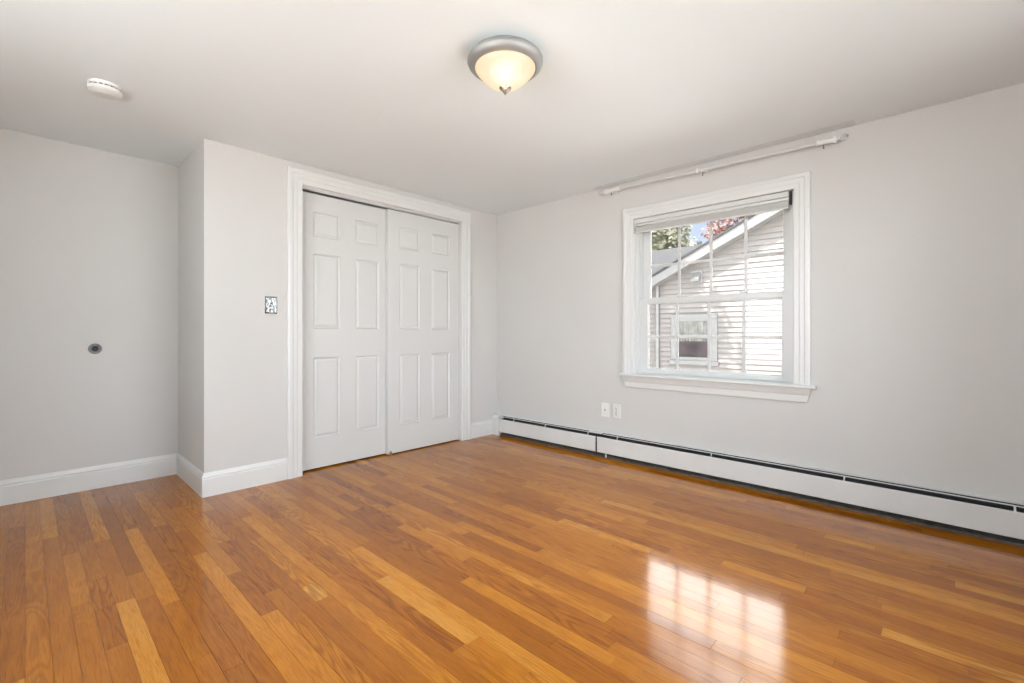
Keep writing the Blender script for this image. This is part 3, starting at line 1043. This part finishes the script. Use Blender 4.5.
# ------------------------------------------------------------------ ceiling light
LX, LY = 1.397, 1.361
cl = thing('ceiling_light', 'flush ceiling light with a nickel rim and glowing alabaster bowl', 'ceiling light', (LX, LY, H))
m = MB()
m.lathe([(0.020, 0.0), (0.095, 0.0), (0.100, -0.004), (0.128, -0.014), (0.145, -0.022), (0.154, -0.030), (0.159, -0.039), (0.1595, -0.048), (0.156, -0.057), (0.149, -0.065), (0.140, -0.0705),
         (0.133, -0.0725), (0.1295, -0.0725), (0.127, -0.070), (0.126, -0.062)], (LX, LY, H), 'z', 72, False)
m.build('rim', M['nickel'], cl, smooth=50)
m = MB()
m.lathe([(0.1275, -0.068), (0.1265, -0.075), (0.119, -0.086), (0.105, -0.102), (0.088, -0.119), (0.070, -0.134), (0.050, -0.146), (0.030, -0.153), (0.0, -0.155)], (LX, LY, H), 'z', 72, False)
bowl = m.build('glass_bowl', mat_lamp_glass((-0.035, -0.040, -0.100)), cl, smooth=60)
m = MB()
m.lathe([(0.0, -0.150), (0.024, -0.151), (0.026, -0.154), (0.024, -0.158), (0.016, -0.161), (0.012, -0.164), (0.0125, -0.168), (0.009, -0.173), (0.004, -0.179), (0.0, -0.184)], (LX, LY, H), 'z', 32, False)
m.build('finial', M['bronze'], cl, smooth=40)
lp = bpy.data.lights.new('ceiling_bulb', 'POINT')
lp.energy = LAMP_W
lp.color = (1.0, 0.92, 0.80)
lp.shadow_soft_size = 0.10
lo = bpy.data.objects.new('ceiling_bulb', lp)
COL.objects.link(lo)
lo.parent = cl
lo.location = (0, 0, -0.34)

# ------------------------------------------------------------------ outside
m = MB()
m.quad((DR + T, -40, -0.6), (60, -40, -0.6), (60, 40, -0.6), (DR + T, 40, -0.6))
m.quad((-40, -40, -0.6), (DR + T, -40, -0.6), (DR + T, YF - T, -0.6), (-40, YF - T, -0.6))
m.quad((-40, YF - T, -0.6), (XL - T, YF - T, -0.6), (XL - T, 40, -0.6), (-40, 40, -0.6))
gr = m.build('ground', M['ground'])
struct(gr)

# neighbour's house
GX, RKX = 9.5, 9.2
YR = 0.4


def rake_top(y):                 # upper edge of the rake at RKX
    return 2.23 + 0.478 * (4.565 - y) if y >= YR else 2.23 + 0.478 * (4.565 - YR) - 0.478 * (YR - y)


hs = thing('house', 'beige clapboard house gable seen through the window', 'house', (GX, 2.0, -0.6))
YE = 5.25
m = MB()
ex = 0.102
z = -0.6
while z < rake_top(YR):
    zt = z + ex
    ya = YE
    if rake_top(YE) - 0.10 < zt:
        ya = min(YE, 4.565 - (zt + 0.10 - 2.23) / 0.478)
    if ya < YR:
        break
    yb = 2 * YR - ya if ya < YE else -4.5
    m.rings([[(GX, ya, zt), (GX - 0.030, ya, z), (GX, ya, z)], [(GX, yb, zt), (GX - 0.030, yb, z), (GX, yb, z)]], True, True)
    z = zt
m.build('siding', M['siding'], hs)
m = MB()
top = [(YE, -0.6), (YE, rake_top(YE) - 0.1), (YR, rake_top(YR) - 0.1), (-4.5, rake_top(-4.5) - 0.1), (-4.5, -0.6)]
m.poly_prism(top, 'x', GX, GX + 3.5)
m.build('wall', M['siding'], hs)


def rake_strip(m, xa, xb, dz0, dz1, ye=5.7):
    for ya, yb in ((ye, YR), (YR, -5.0)):
        za, zb = rake_top(ya), rake_top(yb)
        m.rings([[(xa, ya, za + dz0), (xb, ya, za + dz0), (xb, ya, za + dz1), (xa, ya, za + dz1)],
                 [(xa, yb, zb + dz0), (xb, yb, zb + dz0), (xb, yb, zb + dz1), (xa, yb, zb + dz1)]], True, True)


m = MB()
rake_strip(m, RKX, RKX + 0.025, -0.20, -0.015)
m.build('rake_board', M['ext_white'], hs)
m = MB()
rake_strip(m, RKX + 0.026, GX - 0.001, -0.19, -0.17)
m.build('soffit', M['ext_white'], hs)
m = MB()
rake_strip(m, RKX - 0.03, GX + 3.7, -0.012, 0.03)
m.build('roof', M['shingle'], hs)
m = MB()
m.tube([(GX - 0.06, 4.585, 2.05), (GX - 0.06, 4.585, -0.5)], 0.04, 12)
m.build('downspout', M['ext_white'], hs, smooth=40)
m = MB()
yc, zc = 3.74, 2.165
m.box(GX - 0.05, GX, yc - 0.115, yc + 0.115, zc - 0.135, zc + 0.135, bev=0.006)
m.poly_prism([(GX - 0.05, zc + 0.09), (GX - 0.15, zc - 0.05), (GX - 0.15, zc - 0.10), (GX - 0.05, zc - 0.10)], 'y', yc - 0.085, yc + 0.085)
m.build('vent_hood', M['ext_white'], hs)
# neighbour's window
wy0, wy1, wz0, wz1 = 3.33, 4.28, 0.355, 1.40
m = MB()
m.box(GX - 0.05, GX, wy0, wy0 + 0.10, wz0 + 0.09, wz1 - 0.10, bev=0.005)
m.box(GX - 0.05, GX, wy1 - 0.12, wy1, wz0 + 0.09, wz1 - 0.10, bev=0.005)
m.box(GX - 0.052, GX, wy0, wy1, wz1 - 0.10, wz1, bev=0.005)
m.box(GX - 0.07, GX, wy0 - 0.03, wy1 + 0.03, wz0, wz0 + 0.09, bev=0.005)
nwf = m.build('window', M['ext_white'], hs)
m = MB()
gy0, gy1, gz0, gz1 = wy0 + 0.10, wy1 - 0.12, wz0 + 0.09, wz1 - 0.10
m.box(GX - 0.045, GX - 0.001, gy0, gy0 + 0.05, gz0, gz1)
m.box(GX - 0.045, GX - 0.001, gy1 - 0.05, gy1, gz0, gz1)
m.box(GX - 0.045, GX - 0.001, gy0 + 0.05, gy1 - 0.05, gz0, gz0 + 0.07)
m.box(GX - 0.045, GX - 0.001, gy0 + 0.05, gy1 - 0.05, gz1 - 0.045, gz1)
m.box(GX - 0.045, GX - 0.001, gy0 + 0.05, gy1 - 0.05, 0.90, 0.985)
m.build('sash', M['ext_white'], nwf)
m = MB()
m.box(GX - 0.030, GX - 0.026, gy0 + 0.05, gy1 - 0.05, gz0 + 0.07, 0.90)
m.build('pane', M['dark_glass'], nwf)
m = MB()
n = 60
loopA, loopB = [], []
for i in range(n + 1):
    y = gy0 + 0.05 + (gy1 - gy0 - 0.10) * i / n
    x = GX - 0.032 + 0.005 * math.sin(i * 1.1)
    loopA.append((x, y, gz1 - 0.045))
    loopB.append((x, y, 0.985))
m.rings([loopA, loopB], False, False)
m.build('lace_curtain', M['curtain'], nwf)
m = MB()
loopA, loopB = [], []
for i in range(n + 1):
    y = gy0 + 0.05 + (gy1 - gy0 - 0.10) * i / n
    x = GX - 0.0325 + 0.004 * math.sin(i * 1.1)
    loopA.append((x, y, 0.90))
    loopB.append((x, y, 0.835 + 0.012 * abs(math.sin(i * 0.35))))
m.rings([loopA, loopB], False, False)
m.build('curtain_hem', M['curtain'], nwf)

# second house farther off, only its shingle roof shows
h2 = thing('house', 'grey shingle roof of a farther house under the yellow-green tree', 'house', (16.0, 8.5, -0.6))
m = MB()
m.box(14.0, 18.0, 5.0, 12.5, -0.6, 2.75)
m.build('wall', M['siding'], h2)
m = MB()
m.poly_prism([(13.5, 2.55), (16.0, 3.95), (18.5, 2.55), (18.5, 2.65), (16.0, 4.07), (13.5, 2.65)], 'y', 4.6, 13.0)
m.build('roof', M['shingle'], h2)


# trees
def tree(label, loc, blobs, n, leaf_mat, trunk_top, size, seed, group=None):
    rng = random.Random(seed)
    root = thing('tree', label, 'tree', loc, group)
    base = Vector(loc)
    m = MB()
    tt = Vector(trunk_top)
    m.tube([base, base + (tt - base) * 0.5 + Vector((0.05, 0.08, 0)), tt], [0.22, 0.17, 0.08], 12)
    for c, r in blobs:
        c = Vector(c)
        s = base + (tt - base) * rng.uniform(0.45, 0.85)
        mid = (s + c) / 2 + Vector((0, 0, 0.15))
        m.tube([s, mid, c + Vector((0, 0, r[2] * 0.4))], [0.07, 0.045, 0.015], 7)
        for k in range(5):
            d = Vector((rng.gauss(0, 1), rng.gauss(0, 1), rng.gauss(0, 1))).normalized()
            e = c + Vector((d.x * r[0], d.y * r[1], d.z * r[2])) * 0.85
            m.tube([mid, (mid + e) / 2 + Vector((0, 0, 0.06)), e], [0.03, 0.018, 0.006], 5)
    m.build('trunk', M['bark'], root)
    m = MB()
    tot = sum(r[0] * r[1] * r[2] for c, r in blobs)
    for c, r in blobs:
        for k in range(int(n * r[0] * r[1] * r[2] / tot)):
            d = Vector((rng.gauss(0, 1), rng.gauss(0, 1), rng.gauss(0, 1))).normalized() * (rng.random() ** 0.45)
            p = Vector((c[0] + d.x * r[0], c[1] + d.y * r[1], c[2] + d.z * r[2]))
            u = Vector((rng.gauss(0, 1), rng.gauss(0, 1), rng.gauss(0, 0.6))).normalized()
            v = u.cross(Vector((rng.gauss(0, 1), rng.gauss(0, 1), rng.gauss(0, 1)))).normalized()
            s = size * rng.uniform(0.6, 1.3)
            m.quad(p - u * s, p + v * s * 0.5 + u * s * 0.1, p + u * s, p - v * s * 0.5 + u * s * 0.1)
    m.build('foliage', leaf_mat, root)
    return root


tree('yellow-green leafy tree behind the grey roof, upper left of the window', (22.0, 10.4, -0.6),
     [((21.5, 10.3, 5.0), (1.6, 1.3, 1.5)), ((22.0, 9.0, 4.7), (1.5, 0.7, 1.0)), ((22.5, 11.8, 4.6), (1.6, 1.2, 1.5)), ((22.0, 10.0, 6.4), (1.4, 1.0, 0.9))],
     5200, M['leaf_green'], (22.0, 10.4, 5.5), 0.15, 3)
tree('red-leaved tree above the slanted roof edge of the beige house', (19.0, 6.4, -0.6),
     [((19.0, 6.5, 5.1), (0.9, 0.75, 0.6)), ((19.2, 5.7, 5.6), (0.9, 0.65, 0.55)), ((18.9, 5.1, 6.2), (0.9, 0.8, 0.55))],
     1300, M['leaf_red'], (19.0, 6.2, 5.2), 0.10, 5)
tree('leafy yard tree that dapples the beige clapboards with shade', (6.6, 7.6, -0.6),
     [((6.4, 5.9, 5.6), (1.2, 0.8, 0.8)), ((6.6, 5.0, 4.9), (1.0, 0.8, 0.7)), ((6.7, 6.6, 4.6), (1.0, 0.9, 0.8))],
     1500, M['leaf_dark'], (6.6, 7.0, 4.6), 0.13, 9)
